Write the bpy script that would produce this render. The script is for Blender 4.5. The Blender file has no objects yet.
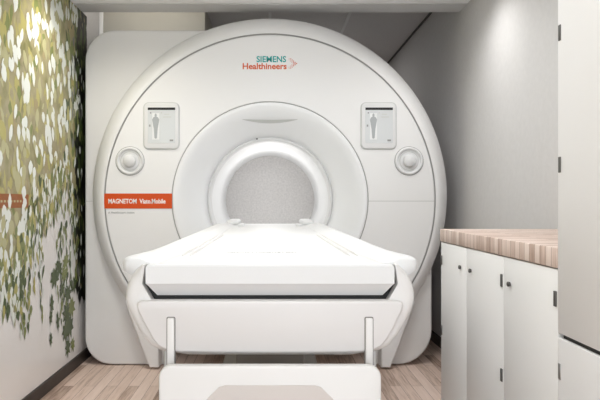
import bpy, bmesh, math, random
from mathutils import Vector, Matrix, noise
random.seed(7)
PI = math.pi
C = bpy.context.scene.collection
S = bpy.context.scene

# ------------------------------------------------------------------ materials
def mat(name, col, rough=0.5, metal=0.0, coat=0.0, spec=0.5, emit=None, estr=0.0):
    m = bpy.data.materials.new(name); m.use_nodes = True
    b = m.node_tree.nodes['Principled BSDF']
    b.inputs['Base Color'].default_value = (*col, 1)
    b.inputs['Roughness'].default_value = rough
    b.inputs['Metallic'].default_value = metal
    b.inputs['Coat Weight'].default_value = coat
    b.inputs['Coat Roughness'].default_value = 0.08
    b.inputs['Specular IOR Level'].default_value = spec
    if emit:
        b.inputs['Emission Color'].default_value = (*emit, 1)
        b.inputs['Emission Strength'].default_value = estr
    return m
def N(m, t, **kw):
    n = m.node_tree.nodes.new(t)
    for k, v in kw.items():
        setattr(n, k, v)
    return n
def L(m, a, b): m.node_tree.links.new(a, b)
def bsdf(m): return m.node_tree.nodes['Principled BSDF']
def ramp(m, stops, interp='LINEAR'):
    r = N(m, 'ShaderNodeValToRGB'); cr = r.color_ramp; cr.interpolation = interp
    while len(cr.elements) < len(stops): cr.elements.new(0.5)
    for e, (p, c) in zip(cr.elements, stops):
        e.position = p; e.color = (*c, 1)
    return r
def noisy(name, c1, c2, scale=3.0, rough=0.5, coat=0.0, stretch=(1,1,1), bump=0.0, detail=4, spec=0.5):
    m = mat(name, c1, rough, coat=coat, spec=spec)
    tc = N(m, 'ShaderNodeTexCoord'); mp = N(m, 'ShaderNodeMapping'); mp.inputs['Scale'].default_value = stretch
    nz = N(m, 'ShaderNodeTexNoise'); nz.inputs['Scale'].default_value = scale; nz.inputs['Detail'].default_value = detail
    r = ramp(m, [(0.3, c1), (0.7, c2)])
    L(m, tc.outputs['Object'], mp.inputs[0]); L(m, mp.outputs[0], nz.inputs[0]); L(m, nz.outputs[0], r.inputs[0])
    L(m, r.outputs[0], bsdf(m).inputs['Base Color'])
    if bump:
        bp = N(m, 'ShaderNodeBump'); bp.inputs['Strength'].default_value = bump; bp.inputs['Distance'].default_value = 0.002
        L(m, nz.outputs[0], bp.inputs['Height']); L(m, bp.outputs[0], bsdf(m).inputs['Normal'])
    return m

M = {}
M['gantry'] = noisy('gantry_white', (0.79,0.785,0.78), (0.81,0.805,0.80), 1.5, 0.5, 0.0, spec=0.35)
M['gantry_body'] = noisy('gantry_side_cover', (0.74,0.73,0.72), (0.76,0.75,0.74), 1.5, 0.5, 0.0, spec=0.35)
M['funnel'] = noisy('funnel_white', (0.80,0.805,0.81), (0.82,0.825,0.83), 1.5, 0.42, 0.0)
M['groove'] = mat('groove_grey', (0.42,0.41,0.40), 0.7)
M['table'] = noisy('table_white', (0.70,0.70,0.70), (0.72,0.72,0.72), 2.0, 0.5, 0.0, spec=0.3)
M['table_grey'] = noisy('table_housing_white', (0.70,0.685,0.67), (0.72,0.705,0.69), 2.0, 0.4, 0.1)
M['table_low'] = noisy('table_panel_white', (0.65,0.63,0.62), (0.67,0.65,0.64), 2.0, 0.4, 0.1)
M['inset'] = mat('inset_beige', (0.56,0.51,0.48), 0.5)
M['black'] = mat('black_gap', (0.008,0.008,0.008), 0.6)
M['dark'] = mat('dark_metal', (0.10,0.095,0.09), 0.45, 0.3)
M['steel'] = mat('brushed_steel', (0.45,0.44,0.43), 0.35, 0.8)
M['teal'] = mat('teal_ink', (0.0,0.33,0.31), 0.5)
M['orange'] = mat('orange_ink', (0.62,0.10,0.015), 0.5)
M['label'] = mat('orange_label', (0.62,0.075,0.008), 0.45, spec=0.3)
M['ink_white'] = mat('white_ink', (0.9,0.88,0.85), 0.5)
M['ink_grey'] = mat('grey_ink', (0.30,0.30,0.30), 0.6)
M['ink_faint'] = mat('faint_grey_ink', (0.55,0.56,0.54), 0.6)
M['screen'] = mat('pale_screen', (0.66,0.68,0.69), 0.25, coat=0.3)
M['screen_light'] = mat('pale_screen_box', (0.76,0.77,0.77), 0.3)
M['figure'] = mat('grey_figure', (0.40,0.42,0.43), 0.5)
M['cab'] = noisy('cabinet_white', (0.87,0.865,0.85), (0.89,0.885,0.87), 2.0, 0.35, 0.1)
M['cab_tall'] = noisy('tall_cabinet_white', (0.83,0.82,0.815), (0.85,0.84,0.835), 2.0, 0.5, 0.0)
M['tile'] = noisy('ceiling_tile', (0.76,0.74,0.73), (0.82,0.80,0.79), 60, 0.95, stretch=(1,1,1))
M['tbar'] = mat('ceiling_grid_white', (0.93,0.93,0.92), 0.4)
M['soffit'] = noisy('soffit_white', (0.95,0.95,0.95), (0.96,0.96,0.96), 2.0, 0.7)
M['duct'] = noisy('duct_greige', (0.50,0.48,0.42), (0.54,0.52,0.46), 2.0, 0.6)
M['lamp'] = mat('lamp_glow', (1,1,1), 0.5, emit=(1.0,0.95,0.88), estr=6)
M['panel_glow'] = mat('panel_glow', (1,1,1), 0.5, emit=(1.0,0.98,0.96), estr=4)
M['skirt'] = noisy('skirting_brown', (0.035,0.028,0.024), (0.05,0.04,0.035), 8, 0.5)
M['inner'] = mat('inner_frame_grey', (0.20,0.185,0.17), 0.6)
M['rubber'] = mat('rubber', (0.03,0.03,0.03), 0.7)
M['wall'] = noisy('wall_grey', (0.62,0.61,0.605), (0.65,0.64,0.635), 40, 0.75, bump=0.15)
M['wall_dark'] = noisy('wall_rear', (0.40,0.385,0.38), (0.43,0.415,0.41), 30, 0.8)

# bore end: fine speckled grey
m = M['bore_end'] = mat('speckled_grey', (0.42,0.40,0.39), 0.85)
tc = N(m,'ShaderNodeTexCoord'); nz = N(m,'ShaderNodeTexNoise'); nz.inputs['Scale'].default_value = 70; nz.inputs['Detail'].default_value = 6
r = ramp(m, [(0.3,(0.54,0.52,0.51)),(0.7,(0.66,0.635,0.62))])
L(m, tc.outputs['Object'], nz.inputs[0]); L(m, nz.outputs[0], r.inputs[0]); L(m, r.outputs[0], bsdf(m).inputs['Base Color'])

def planks(name, along, width, length, cols, gapcol, rough, streak, coat=0.0, mortar=0.0012):
    m = mat(name, cols[0], rough, coat=coat)
    tc = N(m,'ShaderNodeTexCoord'); sp = N(m,'ShaderNodeSeparateXYZ'); cb = N(m,'ShaderNodeCombineXYZ')
    L(m, tc.outputs['Object'], sp.inputs[0])
    a, b = ('Y','X') if along == 'Y' else ('X','Y')
    L(m, sp.outputs[a], cb.inputs[0]); L(m, sp.outputs[b], cb.inputs[1])
    br = N(m,'ShaderNodeTexBrick'); br.offset = 0.37; br.offset_frequency = 2
    br.inputs['Scale'].default_value = 1; br.inputs['Brick Width'].default_value = length; br.inputs['Row Height'].default_value = width
    br.inputs['Mortar Size'].default_value = mortar; br.inputs['Mortar Smooth'].default_value = 0.2
    br.inputs['Color1'].default_value = (0,0,0,1); br.inputs['Color2'].default_value = (1,1,1,1); br.inputs['Mortar'].default_value = (0.5,0.5,0.5,1)
    L(m, cb.outputs[0], br.inputs['Vector'])
    mp = N(m,'ShaderNodeMapping'); mp.inputs['Scale'].default_value = streak
    L(m, tc.outputs['Object'], mp.inputs[0])
    nz = N(m,'ShaderNodeTexNoise'); nz.inputs['Scale'].default_value = 1; nz.inputs['Detail'].default_value = 5; nz.inputs['Roughness'].default_value = 0.6
    L(m, mp.outputs[0], nz.inputs[0])
    mx = N(m,'ShaderNodeMath', operation='MULTIPLY_ADD'); mx.inputs[1].default_value = 0.45
    sc = N(m,'ShaderNodeMath', operation='MULTIPLY'); sc.inputs[1].default_value = 0.75
    L(m, nz.outputs[0], sc.inputs[0])
    L(m, br.outputs['Color'], mx.inputs[0]); L(m, sc.outputs[0], mx.inputs[2])
    r = ramp(m, [(0.22,cols[0]),(0.42,cols[1]),(0.6,cols[2]),(0.85,cols[3])])
    L(m, mx.outputs[0], r.inputs[0])
    mix = N(m,'ShaderNodeMix', data_type='RGBA'); mix.inputs[7].default_value = (*gapcol,1)
    L(m, br.outputs['Fac'], mix.inputs[0]); L(m, r.outputs[0], mix.inputs[6])
    L(m, mix.outputs[2], bsdf(m).inputs['Base Color'])
    return m
M['floor'] = planks('floor_wood', 'Y', 0.062, 0.7, [(0.10,0.06,0.045),(0.42,0.30,0.235),(0.65,0.50,0.42),(0.74,0.59,0.51)], (0.20,0.13,0.10), 0.55, (60,4,1))
M['block'] = planks('worktop_wood', 'X', 0.034, 0.33, [(0.36,0.24,0.19),(0.56,0.42,0.35),(0.70,0.56,0.49),(0.78,0.66,0.59)], (0.32,0.21,0.16), 0.5, (4,50,6))

# ------------------------------------------------------------------ helpers
def obj(name, bm, m, parent=None, smooth=True, angle=35):
    me = bpy.data.meshes.new(name)
    bmesh.ops.recalc_face_normals(bm, faces=bm.faces)
    if smooth:
        for f in bm.faces: f.smooth = True
        for e in bm.edges:
            if len(e.link_faces) == 2 and e.calc_face_angle(0) > math.radians(angle): e.smooth = False
    bm.to_mesh(me); bm.free()
    o = bpy.data.objects.new(name, me); C.objects.link(o)
    for mm in (m if isinstance(m, (list,tuple)) else [m]): me.materials.append(mm)
    if parent is not None:
        o.parent = parent
        o.matrix_parent_inverse = Matrix.Translation(-world_loc(parent))
    return o
def world_loc(p):
    v = Vector(p.location)
    return v if p.parent is None else Vector((0,0,0)) + WL.get(p.name, v)
WL = {}
def thing(name, label, cat, loc=(0,0,0), group=None):
    o = bpy.data.objects.new(name, None); C.objects.link(o); o.location = loc
    o.empty_display_size = 0.1
    o['label'] = label; o['category'] = cat
    if group: o['group'] = group
    return o
def tag(o, label, cat, group=None):
    o['label'] = label; o['category'] = cat
    if group: o['group'] = group
    return o
def struct(name, bm, m, smooth=False):
    o = obj(name, bm, m, None, smooth); o['kind'] = 'structure'; return o
def box(bm, a, b, bev=0.0, seg=2):
    r = bmesh.ops.create_cube(bm, size=1.0)
    vs = r['verts']
    for v in vs:
        v.co = Vector([a[i] + (v.co[i]+0.5)*(b[i]-a[i]) for i in range(3)])
    if bev:
        es = list({e for v in vs for e in v.link_edges})
        bmesh.ops.bevel(bm, geom=es, offset=bev, segments=seg, profile=0.5, affect='EDGES')
    return bm
def newbox(a, b, bev=0.0, seg=2):
    return box(bmesh.new(), a, b, bev, seg)
def revolve(profile, cx, cz, n=128, a0=0.0, a1=2*PI):
    """profile: (r, y) list revolved about the Y axis through (cx, cz)."""
    bm = bmesh.new(); rings = []
    full = abs(a1-a0-2*PI) < 1e-6
    for r, y in profile:
        k = n if full else n+1
        rings.append([bm.verts.new((cx+r*math.cos(a0+(a1-a0)*i/n), y, cz+r*math.sin(a0+(a1-a0)*i/n))) for i in range(k)])
    for A, B in zip(rings, rings[1:]):
        for i in range(n):
            j = (i+1) % n if full else i+1
            bm.faces.new((A[i],A[j],B[j],B[i]))
    return bm, rings
def rrect(x0, z0, x1, z1, r, n=6):
    pts = []
    for cx, cz, a in ((x1-r,z1-r,0),(x0+r,z1-r,90),(x0+r,z0+r,180),(x1-r,z0+r,270)):
        for i in range(n+1):
            t = math.radians(a + 90*i/n); pts.append((cx+r*math.cos(t), cz+r*math.sin(t)))
    return pts
def prism(pts, y0, y1, bev=0.0, seg=2, bm=None, hole=None, wt=None):
    """pts (x,z) outline extruded from y0 (front) to y1; front edge bevelled."""
    bm = bm or bmesh.new()
    n = len(pts)
    # orientation ccw
    A = sum(pts[i][0]*pts[(i+1)%n][1]-pts[(i+1)%n][0]*pts[i][1] for i in range(n))
    if A < 0:
        pts = pts[::-1]; wt = wt[::-1] if wt else None
    wt = wt or [1.0]*n
    def off(d):
        out = []
        for i in range(n):
            p0, p, p1 = Vector(pts[i-1]), Vector(pts[i]), Vector(pts[(i+1)%n])
            e0 = (p-p0); e1 = (p1-p)
            if e0.length < 1e-9: e0 = e1
            if e1.length < 1e-9: e1 = e0
            n0 = Vector((-e0.y, e0.x)).normalized(); n1 = Vector((-e1.y, e1.x)).normalized()
            k = (n0+n1); k = k.normalized() if k.length > 1e-6 else n0
            c = max(0.4, k.dot(n0))
            out.append(p + k*(d*wt[i]/c))
        return out
    rings = []
    if bev:
        for s in range(seg+1):
            a = (PI/2)*s/seg
            o2 = off(bev*(1-math.sin(a)))
            rings.append([bm.verts.new((q.x, y0+bev*(1-math.cos(a)), q.y)) for q in o2])
    else:
        rings.append([bm.verts.new((x, y0, z)) for x, z in pts])
    rings.append([bm.verts.new((x, y1, z)) for x, z in pts])
    for A_, B_ in zip(rings, rings[1:]):
        for i in range(n):
            j = (i+1) % n; bm.faces.new((A_[i],A_[j],B_[j],B_[i]))
    if hole is None:
        bm.faces.new(rings[0][::-1]); bm.faces.new(rings[-1])
    else:
        hx, hz, hr, hn = hole
        hv = [bm.verts.new((hx+hr*math.cos(2*PI*i/hn), y0, hz+hr*math.sin(2*PI*i/hn))) for i in range(hn)]
        cap(bm, rings[0], hv)
        bm.faces.new(rings[-1])
    return bm
def cap(bm, outer, inner):
    es = []
    for ring in (outer, inner):
        for i in range(len(ring)):
            a, b = ring[i], ring[(i+1)%len(ring)]
            e = bm.edges.get((a,b)) or bm.edges.new((a,b)); es.append(e)
    bmesh.ops.triangle_fill(bm, use_beauty=True, use_dissolve=False, edges=es, normal=(0,-1,0))
def loft(sections, close=True):
    bm = bmesh.new(); rings = [[bm.verts.new(p) for p in s] for s in sections]
    n = len(rings[0])
    for A, B in zip(rings, rings[1:]):
        for i in range(n):
            j = (i+1) % n; bm.faces.new((A[i],A[j],B[j],B[i]))
    if close:
        bm.faces.new(rings[0][::-1]); bm.faces.new(rings[-1])
    return bm
def text(name, s, size, loc, m, parent, align='LEFT', bold=0.0, rot=(PI/2,0,0), depth=0.0006, xs=1.0):
    cu = bpy.data.curves.new(name, 'FONT'); cu.body = s; cu.size = size; cu.align_x = align
    cu.extrude = depth; cu.offset = bold; cu.resolution_u = 3
    t = bpy.data.objects.new(name+'_tmp', cu); C.objects.link(t)
    bpy.context.view_layer.update()
    dg = bpy.context.evaluated_depsgraph_get()
    me = bpy.data.meshes.new_from_object(t.evaluated_get(dg))
    bpy.data.objects.remove(t); 
    me.transform(Matrix.Translation(loc) @ Matrix.Rotation(rot[2],4,'Z') @ Matrix.Rotation(rot[0],4,'X') @ Matrix.Diagonal((xs,1,1,1)))
    me.materials.clear(); me.materials.append(m)
    o = bpy.data.objects.new(name, me); C.objects.link(o)
    if parent is not None:
        o.parent = parent; o.matrix_parent_inverse = Matrix.Translation(-world_loc(parent))
    return o
def cyl(bm, x, z, r, y0, y1, n=32, bev=0.0):
    pr = [(0.0001,y0),(r-bev,y0),(r,y0+bev),(r,y1)] if bev else [(0.0001,y0),(r,y0),(r,y1)]
    b2, rings = revolve(pr, x, z, n)
    me = bpy.data.meshes.new('t'); b2.to_mesh(me); b2.free(); bm.from_mesh(me); bpy.data.meshes.remove(me)
    return bm
def zcyl(bm, x, y, r, z0, z1, n=20, r2=None):
    rr = bmesh.ops.create_cone(bm, cap_ends=True, segments=n, radius1=r, radius2=r if r2 is None else r2, depth=z1-z0)
    for v in rr['verts']: v.co += Vector((x, y, (z0+z1)/2))

H = 1.05; F = 615.0; VX, VY = 270.0, 201.5
WX = 1.235
def at(px, py, Y):      # measured point of the photograph at a known distance
    return ((px-VX)*Y/F, Y, H-(py-VY)*Y/F)

# ------------------------------------------------------------------ room
NEARC = 2.29; REARC = 2.50; YS = 4.02; YB = 6.9; YF = -2.0
struct('floor', newbox((-WX-0.1, YF, -0.1), (WX+0.1, YB+0.1, 0)), M['floor'])
struct('ceiling', newbox((-WX-0.1, YF, NEARC), (WX+0.1, YS, REARC+0.1)), M['soffit'])
bm = newbox((-WX-0.1, YS+0.003, REARC), (WX+0.1, YB+0.1, REARC+0.1))
struct('ceiling_rear', bm, M['tile'])
bm = bmesh.new()
for x in (-1.228, -0.614, 0.0, 0.614):
    box(bm, (x-0.011, YS+0.004, REARC-0.008), (x+0.011, YB, REARC-0.0005))
struct('trim_1', bm, M['tbar'])
bm = newbox((-WX-0.1, YF, 0), (-WX, YB, REARC)); struct('wall_left', bm, M['wall'])
bm = newbox((WX, YF, 0), (WX+0.1, YB, REARC)); struct('wall_right', bm, M['wall'])
struct('wall_back', newbox((-WX-0.1, YB, 0), (WX+0.1, YB+0.1, REARC)), M['wall_dark'])
# soffit edge strip
struct('trim_2', newbox((-WX+0.001, 3.84, NEARC-0.004), (WX-0.001, YS-0.002, NEARC-0.0005)), M['table'])
# dark shadow joints where rear ceiling meets the walls
bm = newbox((WX-0.012, YS+0.01, REARC-0.014), (WX-0.0005, YB-0.01, REARC-0.0005)); struct('trim_3', bm, M['dark'])
struct('baseboard_left', newbox((-WX+0.0005, YF, 0.0005), (-WX+0.018, YB-0.01, 0.07), 0.002), M['skirt'])
struct('baseboard_right', newbox((WX-0.018, 2.7, 0.0005), (WX-0.0005, YB-0.01, 0.07), 0.002), M['skirt'])

# service box above the scanner on the left, behind
d = thing('ceiling_duct', 'greige service box hanging from the rear ceiling above the scanner at the left', 'duct', (-0.85, 4.45, 2.2))
obj('casing', newbox((-1.232, 4.45, 2.2), (-0.47, 5.45, 2.478), 0.004), M['duct'], d)
obj('edge_trim', newbox((-1.232, 4.435, 2.2), (-1.205, 4.449, 2.478), 0.002), M['tbar'], d)

# ------------------------------------------------------------------ mural on the left wall
def mural():
    bm = bmesh.new()
    X0 = -WX + 0.004
    layer = [0]
    def poly(pts, mi, lift=None):
        layer[0] += 1
        x = X0 + 0.0045 + (lift if lift is not None else 0.0006 + 0.0000006*layer[0])
        f = bm.faces.new([bm.verts.new((x, y, z)) for y, z in pts]); f.material_index = mi
    box(bm, (X0-0.003, -1.6, 0.072), (X0+0.004, 4.12, NEARC-0.004))
    for f in bm.faces: f.material_index = 0
    # foliage mass with a ragged hanging lower edge (Y, z)
    def zb(Y):
        keys = [(-1.6,0.9),(0.2,0.7),(1.2,0.95),(2.0,0.7),(2.6,0.62),(2.82,0.66),(2.95,0.62),(3.1,0.80),(3.2,1.02),(3.35,1.02),(3.5,1.08),(3.62,1.12),(3.7,1.22),(3.8,1.05),(3.9,0.5),(4.12,0.45)]
        for (a, za), (b, z_b) in zip(keys, keys[1:]):
            if Y <= b: return za + (z_b-za)*(Y-a)/(b-a)
        return 0.45
    top = NEARC-0.005
    step = 0.012; Y = -1.59
    low = []
    while Y < 4.11:
        n = 0.09*noise.noise(Vector((Y*9, 0, 3))) + 0.07*noise.noise(Vector((Y*27, 5, 1)))
        low.append((Y, zb(Y)+n)); Y += step
    for (a, za), (b, z_b) in zip(low, low[1:]):
        x = X0+0.0046
        f = bm.faces.new([bm.verts.new((x, a, za)), bm.verts.new((x, b, z_b)), bm.verts.new((x, b, top)), bm.verts.new((x, a, top))])
        f.material_index = 1
    def leaf(Y, z, w, h, tilt, mi, kind='oval'):
        c, s = math.cos(tilt), math.sin(tilt)
        if kind == 'oval':
            sh = [(0,-.5),(.28,-.3),(.46,-.02),(.36,.28),(.1,.48),(-.12,.47),(-.38,.26),(-.44,-.04),(-.24,-.32)]
        elif kind == 'point':
            sh = [(0,-.5),(.18,-.2),(.34,.12),(.22,.38),(0,.5),(-.22,.38),(-.34,.12),(-.18,-.2)]
        else:  # maple
            sh = [(0,-.5),(.12,-.22),(.42,-.30),(.30,-.05),(.55,.10),(.28,.18),(.34,.45),(.10,.32),(0,.5),(-.12,.32),(-.36,.42),(-.28,.16),(-.52,.06),(-.28,-.06),(-.40,-.32),(-.12,-.2)]
        pts = []
        for u, v in sh:
            u *= w*(1+random.uniform(-.12,.12)); v *= h*(1+random.uniform(-.08,.08))
            yy, zz = Y+u*c-v*s, z+u*s+v*c
            pts.append((min(max(yy, -1.59), 4.11), min(max(zz, 0.075), top)))
        poly(pts, mi)
    W, O, YG, GR, DG, BK, BR, PL, GY = 2, 1, 3, 4, 5, 6, 7, 8, 9
    # coloured dabs
    for i in range(1900):
        Y = random.uniform(-1.5, 4.08) if i < 850 else random.uniform(2.5, 4.1)
        z = random.uniform(0.5, top)
        if z < zb(Y)+0.0: continue
        q = random.random()
        if Y > 3.88: mi = random.choice((DG,BK,BK,DG,GR))
        elif Y > 3.68: mi = random.choice((GR,DG,YG,BR,DG,GR))
        else: mi = random.choice((YG,BR,PL,O,O,O,GR,YG,O))
        leaf(Y, z, random.uniform(.03,.09), random.uniform(.06,.12), random.uniform(-.5,.5), mi, random.choice(('oval','point')))
    # painted reflection of the orange name strip: rust band, pale marks, behind the flecks
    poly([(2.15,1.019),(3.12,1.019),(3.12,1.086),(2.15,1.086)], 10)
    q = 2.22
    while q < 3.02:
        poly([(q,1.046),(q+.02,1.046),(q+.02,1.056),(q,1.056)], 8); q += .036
    # pale flecks
    for i in range(800):
        Y = random.uniform(-1.5, 4.0) if i < 330 else random.uniform(2.6, 3.98)
        z = random.uniform(0.6, top)
        if z < zb(Y)-0.02: continue
        cl = noise.noise(Vector((Y*3.2, z*3.0, 8)))
        if cl < -0.12 + 0.30*random.random() - 0.12: continue
        k = random.randint(1, 2)
        for j in range(k):
            leaf(Y+random.uniform(-.02,.02), z-0.05*j, random.uniform(.03,.065), random.uniform(.055,.095), random.uniform(-.35,.35), random.choice((W,W,W,PL)), 'oval')
    # ragged green fringe hanging from the mass
    for i in range(900):
        Y = random.uniform(-1.5, 3.85) if i < 420 else random.uniform(2.6, 3.85)
        z = zb(Y) + random.uniform(-0.14, 0.14)
        leaf(Y, z, random.uniform(.03,.06), random.uniform(.05,.10), random.uniform(-.4,.4), random.choice((GR,GR,YG,DG,O,W,W)), 'point')
    # hanging strands (Y, z_top, z_bottom, width)
    strands = [(2.84,0.8,0.60,.05),(2.9,0.75,0.55,.05),(2.98,0.9,0.48,.06),(3.04,0.8,0.37,.05),(3.08,0.85,0.36,.05),(3.13,1.0,0.40,.05),
               (3.2,1.0,0.55,.04),(3.26,1.0,0.62,.04),(3.3,0.9,0.42,.03),(3.55,0.85,0.42,.04),(3.6,0.95,0.34,.04),(3.66,1.0,0.45,.04),(3.7,0.9,0.36,.05),(3.78,1.2,0.5,.05)]
    for k in range(26):
        strands.append((random.uniform(-1.4,2.7), 1.0, random.uniform(.3,.65), .05))
    for (Y, zt, zl, w) in strands:
        z = zt
        while z > zl:
            t = (zt-z)/(zt-zl)
            if random.random() < 0.86:
                leaf(Y+random.uniform(-.02,.02), z, w*random.uniform(.6,1.25), random.uniform(.05,.09), random.uniform(-.5,.5),
                     random.choice((GR,GR,YG,DG) if Y < 3.4 else (DG,GR,DG,GR)), 'point')
            if random.random() < 0.3:
                leaf(Y+random.uniform(-.03,.03), z, w*.6, .06, 0, W, 'oval')
            z -= random.uniform(.03,.05)
    # big dark lobed leaves at the end of the wall
    for (px, py, w, h, mi, t) in ((53,278,.15,.13,DG,.3),(57,268,.12,.10,DG,-.4),(64,262,.13,.10,GR,.5),(60,290,.09,.09,DG,0),(50,305,.06,.13,DG,.1),
                                  (62,275,.10,.10,GR,-.2),(66,295,.13,.13,DG,.1),(65,315,.17,.15,DG,-.2),(70,308,.14,.14,GR,.3),(64,332,.13,.14,DG,.1),
                                  (68,327,.15,.16,DG,.4),(66,348,.10,.13,DG,.0),(72,285,.12,.12,DG,.2),(56,322,.05,.14,DG,.15),(49,318,.05,.10,DG,-.1),(49,340,.05,.09,DG,.1),
                                  (71,345,.08,.1,GR,.3),(60,305,.05,.12,GR,-.2)):
        Y = 759.5/(270-px); z = H+(VY-py)*WX/(270-px)
        leaf(Y, z, w, h, t, mi, 'maple')
    # dark leaves filling the far end of the print
    for i in range(300):
        Y = random.triangular(3.84, 4.1, 4.09); z = random.uniform(0.42, top)
        leaf(Y, z, random.uniform(.05,.09), random.uniform(.08,.16), random.uniform(-.4,.4), random.choice((BK,BK,DG,BK)), 'point')
    for i in range(60):
        Y = random.uniform(3.8, 4.05); z = random.uniform(0.5, 2.1)
        leaf(Y, z, random.uniform(.02,.04), random.uniform(.05,.09), random.uniform(-.3,.3), random.choice((GY,GR,W)), 'oval')
    base = noisy('mural_pale_ground', (0.84,0.815,0.80), (0.88,0.86,0.845), 3, 0.3, 0.4)
    mass = mat('mural_foliage', (0.3,0.28,0.12), 0.4, coat=0.2, spec=0.3)
    tc = N(mass,'ShaderNodeTexCoord'); nz = N(mass,'ShaderNodeTexNoise'); nz.inputs['Scale'].default_value = 9; nz.inputs['Detail'].default_value = 4
    rr = ramp(mass, [(0.30,(0.22,0.21,0.08)),(0.45,(0.31,0.28,0.14)),(0.55,(0.34,0.30,0.18)),(0.70,(0.42,0.38,0.17))])
    L(mass, tc.outputs['Object'], nz.inputs[0]); L(mass, nz.outputs[0], rr.inputs[0]); L(mass, rr.outputs[0], bsdf(mass).inputs['Base Color'])
    cols = [('mural_white_fleck',(0.74,0.77,0.72)),('mural_yellow_green',(0.42,0.38,0.13)),('mural_green',(0.20,0.23,0.07)),('mural_deep_green',(0.055,0.085,0.02)),
            ('mural_black_green',(0.006,0.007,0.004)),('mural_brown',(0.34,0.28,0.14)),('mural_pale_green',(0.44,0.42,0.23)),('mural_grey',(0.20,0.20,0.18)),('mural_strip_reflection',(0.28,0.095,0.02))]
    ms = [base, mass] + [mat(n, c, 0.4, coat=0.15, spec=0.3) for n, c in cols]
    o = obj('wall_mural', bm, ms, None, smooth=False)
    # face normals towards the room for the flat leaves
    return tag(o, 'glossy wall mural of hanging ivy leaves covering the left wall', 'mural')
mural()

# ------------------------------------------------------------------ scanner
YB0 = 3.94; YD = 3.84
g = thing('mri_scanner', 'large white round-faced scanner with a central bore and orange name strip', 'medical scanner', (0, YB0, 0))
# body
out = []
def arc(cx, cz, r, a0, a1, n):
    return [(cx+r*math.cos(math.radians(a0+(a1-a0)*i/n)), cz+r*math.sin(math.radians(a0+(a1-a0)*i/n))) for i in range(n+1)]
XL = -1.186; TOP = H+(VY-30)/156.1; XR = (432-270)/156.1; ZF = 0.004
out += arc(XL+0.17, ZF+0.17, 0.17, 270, 180, 8)           # bottom-left
out += arc(XL+0.19, TOP-0.19, 0.19, 180, 90, 10)          # top-left
cz = 1.085; R = 1.095
a = math.degrees(math.asin((TOP-cz)/R))                    # meet the round rear
a_start = 180-a if False else a
out += [(-0.5, TOP)] + [(x, z) for x, z in arc(0, cz, R, 92 if a>90 else a, a, 1)][:1]
zz = cz - math.sqrt(max(0, R*R-XR*XR))
aend = math.degrees(math.atan2(zz-cz, XR))
out += arc(0, cz, R, a, aend, 40)[1:]
out += arc(XR-0.22, ZF+0.22, 0.22, 0, -90, 8)
out += [(0.68, ZF), (0.68, 0.36), (0.64, 0.40), (-0.64, 0.40), (-0.68, 0.36), (-0.68, ZF)]
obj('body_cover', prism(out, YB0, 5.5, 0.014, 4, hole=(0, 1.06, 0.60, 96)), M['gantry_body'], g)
obj('lower_frame', newbox((-0.66, 4.5, 0.03), (0.66, 4.9, 0.39), 0.01), M['inner'], g)
# feet under the body
for x in (-1.0, -0.8, 0.8):
    for y in (4.05, 5.3):
        bm = bmesh.new(); zcyl(bm, x, y, 0.035, 0.0005, ZF+0.004, 20); obj('foot', bm, M['rubber'], g)
# disc: outer rim outline O and front face outline I
a0 = math.atan2(0.42-1.088, 0.922)
NO = 150
O_, I_ = [], []
foot = [(0.756,0.014,0.012),(0.79,0.07,0.018),(0.835,0.17,0.03),(0.88,0.28,0.05),(0.905,0.355,0.07)]
ci = (0, 1.0625, 1.03)
for x, z, w in foot:
    O_.append((x, z)); I_.append((x-w, z+ (0.012 if z < 0.02 else w*0.35)))
for i in range(NO+1):
    t = a0 + (PI-2*a0)*i/NO
    O_.append((1.125*math.cos(t), 1.088+1.125*math.sin(t)))
    e = min(1, min(i, NO-i)/10); e = e*e*(3-2*e)
    ix, iz = ci[2]*math.cos(t), ci[1]+ci[2]*math.sin(t)
    ox, oz = 1.04*math.cos(t), 1.088+1.04*math.sin(t)
    I_.append((ix*e+ox*(1-e), iz*e+oz*(1-e)))
for x, z, w in foot[::-1]:
    O_.append((-x, z)); I_.append((-x+w, z+(0.012 if z < 0.02 else w*0.35)))
notch = [(-0.69,0.014),(-0.69,0.15),(-0.69,0.36),(-0.65,0.41),(-0.3,0.41),(0.3,0.41),(0.65,0.41),(0.69,0.36),(0.69,0.15),(0.69,0.014)]
nn   = [(-0.70,0.026),(-0.70,0.15),(-0.70,0.37),(-0.655,0.42),(-0.3,0.42),(0.3,0.42),(0.655,0.42),(0.70,0.37),(0.70,0.15),(0.70,0.026)]
O_ += notch; I_ += nn
bm = bmesh.new(); rings = []
steps = 10
DEP = YB0 - YD
def ring(k, y): # k = 0 outer .. 1 inner
    return [bm.verts.new((o[0]+(i[0]-o[0])*k, y, o[1]+(i[1]-o[1])*k)) for o, i in zip(O_, I_)]
rings.append(ring(0, YB0-0.0005))
for s in range(steps+1):
    t = s/steps
    k = 0.955*t
    y = YB0 - 0.03 - (DEP-0.024)*math.sin(t*PI/2)**0.9
    rings.append(ring(k, y))
n = len(O_)
for A_, B_ in zip(rings, rings[1:]):
    for i in range(n):
        j = (i+1) % n; bm.faces.new((A_[i],A_[j],B_[j],B_[i]))
obj('outer_rim', bm, M['gantry'], g, angle=50)
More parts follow.
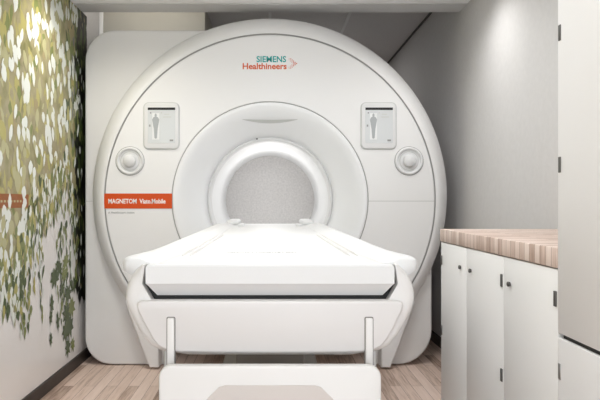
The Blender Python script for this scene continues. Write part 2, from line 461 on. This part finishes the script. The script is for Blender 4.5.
# groove between rim and face
bm = bmesh.new()
ra = [bm.verts.new((o[0]+(i[0]-o[0])*0.92, YD+0.008, o[1]+(i[1]-o[1])*0.92)) for o, i in zip(O_, I_)]
rb = [bm.verts.new((o[0]+(i[0]-o[0])*1.03, YD+0.008, o[1]+(i[1]-o[1])*1.03)) for o, i in zip(O_, I_)]
for i in range(n):
    j = (i+1) % n; 
    if O_[i][1] > 0.42 and O_[j][1] > 0.42: bm.faces.new((ra[i],ra[j],rb[j],rb[i]))
obj('rim_groove', bm, M['groove'], g)
bm = bmesh.new()
fb = [bm.verts.new((x, YD+0.014, z)) for x, z in I_]
def inset(f, y):
    res = []
    for o, i in zip(O_, I_):
        v = Vector(i)-Vector(o); l = v.length
        q = Vector(i)+v.normalized()*min(f, l*0.4); res.append(bm.verts.new((q.x, y, q.y)))
    return res
fm = inset(0.0015, YD+0.003); ff = inset(0.005, YD)
for A_, B_ in ((fb, fm), (fm, ff)):
    for i in range(n):
        j = (i+1) % n; bm.faces.new((A_[i],A_[j],B_[j],B_[i]))
hn = 128; BZ = 1.06
hv = [bm.verts.new((0.617*math.cos(2*PI*i/hn), YD, BZ+0.617*math.sin(2*PI*i/hn))) for i in range(hn)]
hb = [bm.verts.new((0.615*math.cos(2*PI*i/hn), YD+0.014, BZ+0.615*math.sin(2*PI*i/hn))) for i in range(hn)]
cap(bm, ff, hv)
for i in range(hn):
    j = (i+1) % hn; bm.faces.new((hv[i],hv[j],hb[j],hb[i]))
obj('front_cover', bm, M['gantry'], g)
for sx in (-1, 1):
    fo = [(0.694,0.013),(0.752,0.013),(0.763,0.042),(0.800,0.14),(0.840,0.248),(0.868,0.32),(0.8875,0.372),(0.905,0.425),(0.80,0.47),(0.694,0.45)]
    obj('docking_foot', prism([(sx*a_, b_) for a_, b_ in fo], YD-0.006, YB0-0.001, 0.010, 3), M['gantry'], g, angle=50)
# seam across the face and on the left body cover
obj('cover_seam', newbox((0.612, YD-0.0012, H+0.0005), (1.029, YD+0.001, H+0.0045)), M['ink_faint'], g)
obj('cover_seam', newbox((-1.028, YD-0.0012, H+0.0005), (-0.612, YD+0.001, H+0.0045)), M['ink_faint'], g)
obj('cover_seam', newbox((-1.184, YB0-0.0012, H), (-1.12, YB0+0.001, H+0.004)), M['ink_faint'], g)
# groove ring + funnel + bore
b, _ = revolve([(0.616, YD+0.008),(0.605, YD+0.008)], 0, BZ); obj('funnel_groove', b, M['groove'], g)
b, _ = revolve([(0.6105,YD+0.012),(0.6095,YD+0.002),(0.606,YD),(0.585,YD+0.004),(0.555,YD+0.02),(0.52,YD+0.048),(0.485,YD+0.085),(0.455,YD+0.125),(0.430,YD+0.165),(0.412,YD+0.20)], 0, BZ)
obj('bore_funnel', b, M['funnel'], g, angle=60)
Y1 = YD+0.20
b, _ = revolve([(0.412,Y1),(0.408,Y1-0.008),(0.402,Y1-0.012),(0.394,Y1-0.010),(0.388,Y1-0.002),(0.384,Y1+0.012),(0.383,Y1+0.03)], 0, BZ)
obj('bore_ring', b, M['table'], g, angle=60)
b, _ = revolve([(0.383,Y1+0.03),(0.378,Y1+0.06),(0.372,Y1+0.15),(0.362,Y1+0.4),(0.352,4.9)], 0, BZ)
obj('bore_tube', b, M['funnel'], g)
b, _ = revolve([(0.0001,4.899),(0.353,4.899)], 0, BZ); obj('bore_end', b, M['bore_end'], g)
# crease at the top of the funnel, drawn as a flat grey crescent
prof = [(0.600,YD),(0.585,YD+0.004),(0.555,YD+0.02),(0.52,YD+0.048),(0.485,YD+0.085),(0.455,YD+0.125)]
def funY(r):
    for (r1,y1),(r2,y2) in zip(prof, prof[1:]):
        if r2 <= r <= r1: return y1+(y2-y1)*(r1-r)/(r1-r2)
    return YD+0.1
bm = bmesh.new(); tp, bt = [], []
for i in range(33):
    u = -1+2*i/32; x = 0.185*u
    zt = 0.508; zl = zt-0.020*(1-u*u)
    for lst, z in ((tp, zt), (bt, zl)):
        r = math.hypot(x, z); lst.append(bm.verts.new((x, funY(r)-0.0025, BZ+z)))
for i in range(32): bm.faces.new((tp[i],tp[i+1],bt[i+1],bt[i])) if (i not in (0,31)) else None
obj('crescent_slot', bm, M['ink_faint'], g)['label'] = 'thin grey crescent slot above the bore'
bm = bmesh.new(); bmesh.ops.create_uvsphere(bm, u_segments=12, v_segments=8, radius=0.006)
for v in bm.verts: v.co += Vector(((257-270)/153.0, Y1-0.03, H+(VY-139)/153.0))
obj('sensor', bm, M['dark'], g)

# displays and dials
def display(x0, x1):
    s = 1/160.2
    X0, X1 = (x0-VX)*s, (x1-VX)*s; Z1, Z0 = H+(VY-103)*s, H+(VY-149)*s
    fr = obj('display_frame', prism(rrect(X0,Z0,X1,Z1,0.03), YD-0.012, YD-0.0005, 0.007, 3), M['table'], g)
    bm = prism(rrect(X0-0.004,Z0-0.004,X1+0.004,Z1+0.004,0.033), YD-0.002, YD-0.0003)
    obj('frame_shadow_gap', bm, M['ink_faint'], g)
    sx0, sx1, sz0, sz1 = X0+0.026, X1-0.022, Z0+0.036, Z1-0.03
    yy = YD-0.0125
    bm = newbox((sx0,yy-0.001,sz0),(sx1,yy+0.004,sz1))
    sc = obj('screen', bm, M['screen'], g, smooth=False)
    def bit(nm, a, b, c, d, m, k=1): # fractions of the screen
        w, h = sx1-sx0, sz1-sz0
        o = obj(nm, newbox((sx0+a*w, yy-0.001-0.0006*k, sz0+b*h),(sx0+c*w, yy-0.0008, sz0+d*h)), m, sc, smooth=False)
        return o
    bit('title_bar', 0, 0.93, 1, 1.0, M['black'])
    bm = bmesh.new()
    w, h = sx1-sx0, sz1-sz0
    box(bm, (sx0+0.16*w, yy-0.0014, sz0+0.10*h), (sx0+0.42*w, yy-0.0008, sz0+0.84*h))
    obj('figure_field', bm, M['screen_light'], sc, smooth=False)
    # patient figure: head, trunk, legs
    fx, fz = sx0+0.29*w, sz0
    pts = [(-.10,.52),(-.13,.66),(-.09,.72),(-.03,.745),(-.045,.79),(0,.84),(.045,.79),(.03,.745),(.09,.72),(.13,.66),(.10,.52),(.07,.40),(.045,.14),(.0,.12),(-.045,.14),(-.07,.40)]
    obj('patient_figure', prism([(fx+u*w, fz+v*h) for u, v in pts][::-1], yy-0.0022, yy-0.0013), M['figure'], sc, smooth=False)
    bit('readout', 0.56, 0.72, 0.86, 0.745, M['ink_faint']); bit('readout', 0.60, 0.80, 0.78, 0.82, M['ink_faint'])
    bit('readout', 0.05, 0.46, 0.10, 0.52, M['ink_grey']); bit('readout', 0.80, 0.05, 0.93, 0.10, M['ink_grey'])
    bit('readout', 0.08, 0.83, 0.13, 0.87, M['ink_grey']); bit('readout', 0.48, 0.83, 0.52, 0.87, M['ink_faint'])
display(144, 179); display(361, 396)
def dial(px, py):
    s = 1/160.2; x, z = (px-VX)*s, H+(VY-py)*s
    b, _ = revolve([(0.088,YD-0.0004),(0.088,YD-0.003),(0.084,YD-0.012),(0.078,YD-0.015),(0.072,YD-0.012),(0.069,YD-0.002),(0.0001,YD-0.002)], x, z, 48)
    dr = obj('dial_ring', b, M['table'], g, angle=60)
    b, _ = revolve([(0.091,YD-0.0006),(0.087,YD-0.0012)], x, z, 48); obj('dial_gap', b, M['ink_grey'], g)
    b, _ = revolve([(0.040,YD-0.002),(0.038,YD-0.024),(0.034,YD-0.030),(0.0001,YD-0.032)], x, z, 40)
    obj('knob', b, M['table'], dr, angle=60)
    b, _ = revolve([(0.060,YD-0.0026),(0.056,YD-0.0032)], x, z, 48); obj('index_ring', b, M['ink_faint'], dr)
    for k in range(0):
        pass
dial(130, 161); dial(409, 161)
# orange strip
s = 1/160.2
lx0, lx1, lz0, lz1 = (104-VX)*s, (172-VX)*s, H+(VY-208.5)*s, H+(VY-193.5)*s
lb = obj('name_strip', newbox((lx0,YD-0.003,lz0),(lx1,YD-0.0006,lz1)), M['label'], g, smooth=False); lb['label'] = 'orange name strip with white lettering'
text('lettering', 'MAGNETOM  Viato.Mobile', 0.040, (lx0+0.026, YD-0.0034, lz0+0.032), M['ink_white'], lb, bold=0.0009, depth=0.0003, xs=0.79)
text('small_lettering', 'A Healthineers system', 0.020, (lx0+0.026, YD-0.0008, lz0-0.032), M['ink_grey'], g, depth=0.0004, xs=0.9)
# logo
text('logo_word', 'SIEMENS', 0.052, ((286.2-VX)*s, YD-0.001, H+(VY-62)*s), M['teal'], g, align='RIGHT', bold=0.0012, xs=0.96)
text('logo_word', 'Healthineers', 0.052, ((286.8-VX)*s, YD-0.001, H+(VY-69)*s), M['orange'], g, align='RIGHT', bold=0.0014, xs=1.04)
bm = bmesh.new()
for i in range(5):
    for sg in (-1, 1):
        for k in range(3):
            if i+k > 5 or (sg == 1 and i == 0): continue
            x = (296.5-VX)*s - i*0.009 - k*0.010; z = H+(VY-63.5)*s + sg*i*0.0075
            cyl(bm, x, z, 0.0038-0.0006*k-0.0003*i, YD-0.0016, YD-0.0005, 12)
obj('logo_dots', bm, M['orange'], g)

# ------------------------------------------------------------------ patient table
YT = 1.49; ST = F/YT    # 412.75 px per metre
def tx(px): return (px-VX)/ST
def tz(py): return H-(py-VY)/ST
t = thing('patient_table', 'white sliding patient table on its trolley leading into the scanner bore', 'patient table', (0, 2.6, 0))
zt = H-0.155
def traysec(y, ft, fm, fl, dz=0):   # ft: z top
    return None
front = [(-0.299,zt,0),(-0.302,zt-0.006,-0.002),(-0.302,zt-0.044,-0.002),(-0.299,zt-0.047,0.0),(-0.279,zt-0.077,0.030),
         (0.279,zt-0.077,0.030),(0.299,zt-0.047,0.0),(0.302,zt-0.044,-0.002),(0.302,zt-0.006,-0.002),(0.299,zt,0)]
bm = loft([[(x, YT+0.004+dy, z-0.0) for x, z, dy in front],
           [(x, 2.0, z) for x, z, dy in front],
           [(x*0.93, 3.80, z) for x, z, dy in front],
           [(x*0.84, 4.30, z) for x, z, dy in front]], close=False)
bm.verts.ensure_lookup_table(); v_ = bm.verts
bm.faces.new([v_[i] for i in (9,8,7,6,3,2,1,0)]); bm.faces.new([v_[i] for i in (6,5,4,3)]); bm.faces.new([v_[30+i] for i in range(10)])
bmesh.ops.bevel(bm, geom=[e for e in bm.edges if e.calc_length() > 0.3 and all(v.co.y < 1.5 for v in e.verts)], offset=0.003, segments=2, affect='EDGES')
obj('tabletop', bm, M['table'], t, angle=20)
# black plate painting the dark of the gap around the tray edge
k = [(-0.3085,zt+0.001),(-0.314,zt-0.046),(-0.289,zt-0.091),(0.289,zt-0.091),(0.314,zt-0.046),(0.3085,zt+0.001),(0.300,zt-0.01),(-0.300,zt-0.01)]
obj('tray_gap_shade', prism(k[::-1], YT+0.043, YT+0.07), M['black'], t, smooth=False)
# side rails
for sx in (-1, 1):
    secs = []
    for y, xo, xi, up in ((1.533,.356,.312,-.006),(1.540,.366,.311,-.002),(1.555,.373,.311,0),(1.60,.373,.306,0),(1.67,.362,.300,0),(1.77,.349,.290,0),(1.95,.345,.280,0),(2.4,.344,.270,0),(3.0,.343,.265,0),(3.86,.341,.262,0),(3.96,.332,.258,0),(4.03,.300,.255,-0.006)):
        z = H-0.140+up
        zi = zt+0.0008
        th = 0.032 if y < 1.7 else 0.05
        prof_ = [(xi-0.03,zi),(xi,z-0.004),(xi+0.012,z+0.001),(xo-0.012,z),(xo-0.004,z-0.006),(xo,z-0.016),(xo-0.002,z-th),(xo-0.012,z-th-0.006),(xi-0.0,z-th-0.006),(xi-0.03,zi-0.004)]
        secs.append([(sx*a_, y, b_) for a_, b_ in prof_])
    obj('side_rail', loft(secs), M['table'], t, angle=60)
    # guide strips on the top
    for q in (0.228, 0.250):
        secs = []
        for y, w in ((1.76,.002),(1.80,.006),(2.7,.006),(2.85,.002)):
            xx = q - (y-1.76)*0.012
            secs.append([(sx*(xx-w), y, zt+0.0002),(sx*(xx-w*.5), y, zt+w*0.9),(sx*(xx+w*.5), y, zt+w*0.9),(sx*(xx+w), y, zt+0.0002)])
        obj('guide_strip', loft(secs), M['table_grey'], t)
    # raised stop blocks at the bore mouth
    bm = bmesh.new()
    box(bm, (min(sx*.205,sx*.285), 3.99, zt-0.004), (max(sx*.205,sx*.285), 4.34, H-0.121), 0.016, 3)
    obj('end_block', bm, M['table'], t)
    bm = bmesh.new()
    box(bm, (min(sx*.165,sx*.20), 3.84, zt-0.002), (max(sx*.165,sx*.20), 3.98, zt+0.014), 0.006, 3)
    obj('latch', bm, M['table'], t)
# housing below (front view outline, rounded front)
YH = 1.505
def hx(px): return (px-VX)*YH/F
def hz(py): return H-(py-VY)*YH/F
half = [(143.2,264.3),(139.5,266),(135,270),(130,276.5),(126.5,284),(124.5,292),(124,300),(126.5,309),(132,321),(140,335),(150,347),(160,352)]
hp = [(hx(a_), hz(b_)) for a_, b_ in half]
hp = hp + [(-0.2, hz(356.5)), (0.2, hz(356.5))] + [(-a_, b_) for a_, b_ in hp[::-1]]
# notch for the tray
hp += [(0.306,zt-0.001),(0.3125,zt-0.046),(0.288,zt-0.089),(-0.288,zt-0.089),(-0.3125,zt-0.046),(-0.306,zt-0.001)]
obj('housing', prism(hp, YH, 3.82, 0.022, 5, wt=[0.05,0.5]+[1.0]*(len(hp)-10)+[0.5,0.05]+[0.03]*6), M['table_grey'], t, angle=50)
# front panel plate
pl = [(tx(146),tz(300.9)),(tx(140.5),tz(301.1)),(tx(137.5),tz(302.5)),(tx(136.6),tz(306)),(tx(138),tz(311)),(tx(146),tz(327)),(tx(153),tz(339.5)),(tx(158.5),tz(346)),(tx(166),tz(350)),(tx(180),tz(352)),(tx(215),tz(352.8)),(0,tz(353.2))]
pl = pl + [(-a_, b_) for a_, b_ in pl[:-1][::-1]]
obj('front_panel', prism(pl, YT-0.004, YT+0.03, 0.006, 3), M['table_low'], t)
# rods in their slots
for sx in (-1, 1):
    x = sx*(98.7/ST)
    sl = rrect(x-0.0108, tz(366), x+0.0108, tz(316.4), 0.004, 3)
    obj('slot', prism(sl, YT-0.0048, YT+0.001), M['inner'], t, smooth=False)
    obj('rod', prism(rrect(x-0.0085, tz(369), x+0.0085, tz(317.5), 0.003, 3), YT-0.011, YT-0.0045, 0.002, 2), M['table_grey'], t)
    # grey uprights behind
    bm = bmesh.new(); box(bm, (x+sx*0.018-0.013, 1.56, 0.30), (x+sx*0.018+0.013, 1.60, tz(350)), 0.003)
    obj('upright', bm, M['steel'], t)
# base front cover
YC = 1.43
def bx_(px): return (px-VX)*YC/F
def bz_(py): return H-(py-VY)*YC/F
zb0 = 0.10
cover = rrect(bx_(158.5), zb0, bx_(381.5), 0.667, 0.028)
obj('base_cover', prism(cover, YC, YC+0.022, 0.006, 3), M['table_grey'], t)
ins = [(bx_(225),bz_(385.2)),(bx_(219),bz_(387)),(bx_(205),bz_(401)),(bx_(192),bz_(418)),(bx_(186),bz_(440)),(bx_(186),zb0+0.04),(bx_(354),zb0+0.04),(bx_(354),bz_(440)),(bx_(348),bz_(418)),(bx_(335),bz_(401)),(bx_(321),bz_(387)),(bx_(315),bz_(385.2))]
obj('cover_inset', prism(ins, YC-0.003, YC+0.002, 0.002, 2), M['inset'], t)
bm = bmesh.new(); box(bm, (-0.25, YC+0.022, 0.10), (0.25, 3.7, 0.20), 0.01); obj('chassis', bm, M['inner'], t)
for (x, y) in ((-0.21,1.62),(0.21,1.62),(-0.21,3.5),(0.21,3.5)):
    bm = bmesh.new()
    rr = bmesh.ops.create_cone(bm, cap_ends=True, segments=28, radius1=0.05, radius2=0.05, depth=0.03)
    for v in rr['verts']: v.co = Vector((v.co.z+x, v.co.y+y, v.co.x+0.0505))
    w_ = obj('caster', bm, M['rubber'], t)
bm = bmesh.new(); box(bm, (-0.14, 2.5, 0.19), (0.14, 2.9, tz(356.5)+0.002), 0.01); obj('column', bm, M['inner'], t)
# faint marking on the table top
text('top_marking', 'MAGNETOM', 0.036, (-0.045, 1.865, zt+0.0003), M['ink_grey'], t, rot=(0,0,0), depth=0.0002, xs=0.62)
text('top_marking', 'Healthineers', 0.022, (-0.13, 1.865, zt+0.0003), M['ink_grey'], t, rot=(0,0,0), depth=0.0002, xs=0.7)

# ------------------------------------------------------------------ cabinets on the right
XC = 0.735
def hinge(y, z, parent, m=M['dark'], h=0.04):
    bm = bmesh.new(); box(bm, (XC-0.004, y-0.0065, z-h/2), (XC+0.002, y+0.0065, z+h/2), 0.0015)
    zc = bmesh.new()
    obj('hinge', bm, m, parent)
def knob(y, z, parent):
    bm = bmesh.new()
    rings = []
    for xx, r in ((XC,0.0065),(XC-0.002,0.0065),(XC-0.003,0.0075),(XC-0.007,0.008),(XC-0.009,0.006),(XC-0.0095,0.0002)):
        rings.append([bm.verts.new((xx, y+r*math.cos(2*PI*i/20), z+r*math.sin(2*PI*i/20))) for i in range(20)])
    for A_, B_ in zip(rings, rings[1:]):
        for i in range(20): bm.faces.new((A_[i],A_[(i+1)%20],B_[(i+1)%20],B_[i]))
    obj('knob', bm, M['dark'], parent)
ztop = 0.8795
Yd = [2.643, 2.301, 1.936, 1.568]
def base_unit(y0, y1, doors, label, grp):
    c = thing('base_cabinet', label, 'cabinet', ((XC+WX)/2, (y0+y1)/2, 0), grp)
    bm = bmesh.new(); box(bm, (XC+0.0185, y0+0.0005, 0.08), (WX-0.003, y1-0.0005, ztop-0.001))
    obj('carcass', bm, M['cab'], c, smooth=False)
    obj('plinth', newbox((XC+0.05, y0+0.002, 0.0005), (WX-0.02, y1-0.002, 0.0795)), M['dark'], c, smooth=False)
    for (a_, b_, kn, hg) in doors:
        dd = obj('door', newbox((XC, a_+0.0015, 0.085), (XC+0.018, b_-0.0015, ztop-0.003), 0.0015), M['cab'], c)
        WL[dd.name] = Vector((0,0,0))
        knob(kn, 0.797, dd)
        for z in (0.80, 0.50): hinge(hg, z, dd)
    return c
base_unit(Yd[1], Yd[0], [(Yd[1], Yd[0], 2.373-0.004, Yd[0]-0.013)], 'white base cabinet at the far end of the worktop, nearest the scanner', 'white base cabinets under the worktop')
base_unit(Yd[2], Yd[1], [(Yd[2], Yd[1], 2.249, Yd[2]+0.013)], 'middle white base cabinet under the wooden worktop', 'white base cabinets under the worktop')
base_unit(Yd[3], Yd[2], [(Yd[3], Yd[2], 1.883, Yd[3]+0.014)], 'white base cabinet under the worktop, right beside the tall cabinet', 'white base cabinets under the worktop')
wt = obj('worktop', newbox((XC-0.004, Yd[3]+0.001, ztop), (WX-0.002, Yd[0]+0.004, 0.932), 0.003), M['block'], None)
tag(wt, 'butcher block wooden worktop over the white base cabinets', 'worktop')
tc_ = thing('tall_cabinet', 'tall glossy white cabinet at the right edge with upper and lower doors', 'cabinet', ((XC+WX)/2, 1.2, 0))
obj('carcass', newbox((XC+0.0185, 0.90, 0.08), (WX-0.003, Yd[3]-0.0005, 2.27)), M['cab_tall'], tc_, smooth=False)
obj('plinth', newbox((XC+0.05, 0.91, 0.0005), (WX-0.02, Yd[3]-0.01, 0.0795)), M['dark'], tc_, smooth=False)
obj('gap_shadow', newbox((XC+0.008, 0.905, 0.70), (XC+0.0184, Yd[3]-0.012, 0.718)), M['black'], tc_, smooth=False)
up = obj('door', newbox((XC-0.002, 0.903, 0.716), (XC+0.018, Yd[3]-0.001, 2.26), 0.002), M['cab_tall'], tc_); WL[up.name] = Vector((0,0,0))
lo = obj('door', newbox((XC-0.002, 0.903, 0.085), (XC+0.018, Yd[3]-0.001, 0.704), 0.002), M['cab_tall'], tc_); WL[lo.name] = Vector((0,0,0))
for z in (1.477, 1.143): hinge(Yd[3]-0.012, z, up)
hinge(Yd[3]-0.012, 0.62, lo, M['steel'])

# ------------------------------------------------------------------ lamps
def area(name, loc, sx, sy, power, col, rot=(0,0,0), spread=PI):
    l = bpy.data.lights.new(name, 'AREA'); l.shape = 'RECTANGLE'; l.size = sx; l.size_y = sy; l.energy = power; l.color = col; l.spread = spread
    o = bpy.data.objects.new(name, l); C.objects.link(o); o.location = loc; o.rotation_euler = rot
    return o
PAN = [(0.0, -0.9), (0.0, 0.7), (0.0, 2.3)]
for i, (x, y) in enumerate(PAN):
    lab = ['square ceiling light panel behind the viewpoint','square ceiling light panel above the near end of the patient table','square ceiling light panel nearest the scanner'][i]
    p = thing('ceiling_light', lab, 'ceiling light', (x, y, NEARC), 'ceiling light panels')
    obj('frame', newbox((x-0.31,y-0.31,NEARC-0.012),(x+0.31,y+0.31,NEARC-0.0005), 0.003), M['tbar'], p)
    obj('diffuser', newbox((x-0.28,y-0.28,NEARC-0.014),(x+0.28,y+0.28,NEARC-0.0118)), M['panel_glow'], p, smooth=False)
    area('panel_lamp', (x, y, NEARC-0.02), 0.55, 0.55, (13, 2, 10)[i], (0.93,0.97,1.0))
for sx in (-1, 1):
    x, y = (-0.98 if sx < 0 else 0.93), 3.25
    p = thing('downlight', 'round recessed downlight beside the '+('mural' if sx < 0 else 'grey right wall'), 'ceiling light', (x, y, NEARC), 'recessed downlights near the scanner')
    bm = bmesh.new(); zcyl(bm, x, y, 0.05, NEARC-0.008, NEARC-0.0005, 32); obj('bezel', bm, M['steel'], p)
    bm = bmesh.new(); zcyl(bm, x, y, 0.036, NEARC-0.010, NEARC-0.0075, 32); obj('lens', bm, M['lamp'], p)
    l = bpy.data.lights.new('downlight_lamp', 'SPOT'); l.energy = 26 if sx < 0 else 18; l.color = (1.0,0.95,0.84) if sx < 0 else (1.0,0.99,0.98); l.spot_size = math.radians(150); l.spot_blend = 1.0; l.shadow_soft_size = 0.08
    o = bpy.data.objects.new('downlight_lamp', l); C.objects.link(o); o.location = (x, y, NEARC-0.02)

l = bpy.data.lights.new('bore_fill', 'POINT'); l.energy = 1.9; l.color = (1,0.99,0.97); l.shadow_soft_size = 0.12  # added point light to brighten the bore, no fitting modelled
o = bpy.data.objects.new('bore_fill', l); C.objects.link(o); o.location = (0, 4.35, 1.2)
p = thing('added_strip_light', 'added unseen strip lamp behind the soffit edge, brightening the service box at the left', 'lamp', (-0.8, 4.03, 2.46))  # added out of view to light the service box front
obj('casing', newbox((-1.15, 4.0245, 2.46), (-0.45, 4.045, 2.4995), 0.003), M['tbar'], p)
area('strip_fill', (-0.8, 4.05, 2.475), 0.7, 0.03, 0.7, (1,0.96,0.88), rot=(PI/2,0,0))
p = thing('ceiling_light', 'added square light panel hidden behind the scanner, brightening the rear ceiling', 'ceiling light', (0.31, 5.9, REARC), 'added rear light')  # added fill for the dim space behind the scanner, itself unseen
obj('frame', newbox((0.02,5.6,REARC-0.02),(0.60,6.2,REARC-0.009), 0.003), M['tbar'], p)  # frame of the added rear light, unseen
area('rear_fill', (0.31, 5.9, REARC-0.03), 0.5, 0.5, 3.6, (1.0,0.97,0.95))
w = bpy.data.worlds.new('world'); S.world = w; w.use_nodes = True
w.node_tree.nodes['Background'].inputs[0].default_value = (0.86,0.93,1,1); w.node_tree.nodes['Background'].inputs[1].default_value = 2.0

# ------------------------------------------------------------------ camera
cd = bpy.data.cameras.new('camera'); cam = bpy.data.objects.new('camera', cd); C.objects.link(cam)
cam.location = (0, 0, H); cam.rotation_euler = (PI/2, 0, 0)
cd.sensor_width = 36; cd.lens = F/600*36
cd.shift_x = (300-VX)/600; cd.shift_y = (VY-200)/600
cd.clip_start = 0.02
S.camera = cam
S.view_settings.view_transform = 'Standard'; S.view_settings.look = 'None'; S.view_settings.gamma = 1
S.view_settings.use_curve_mapping = False
S.view_settings.exposure = 0.50
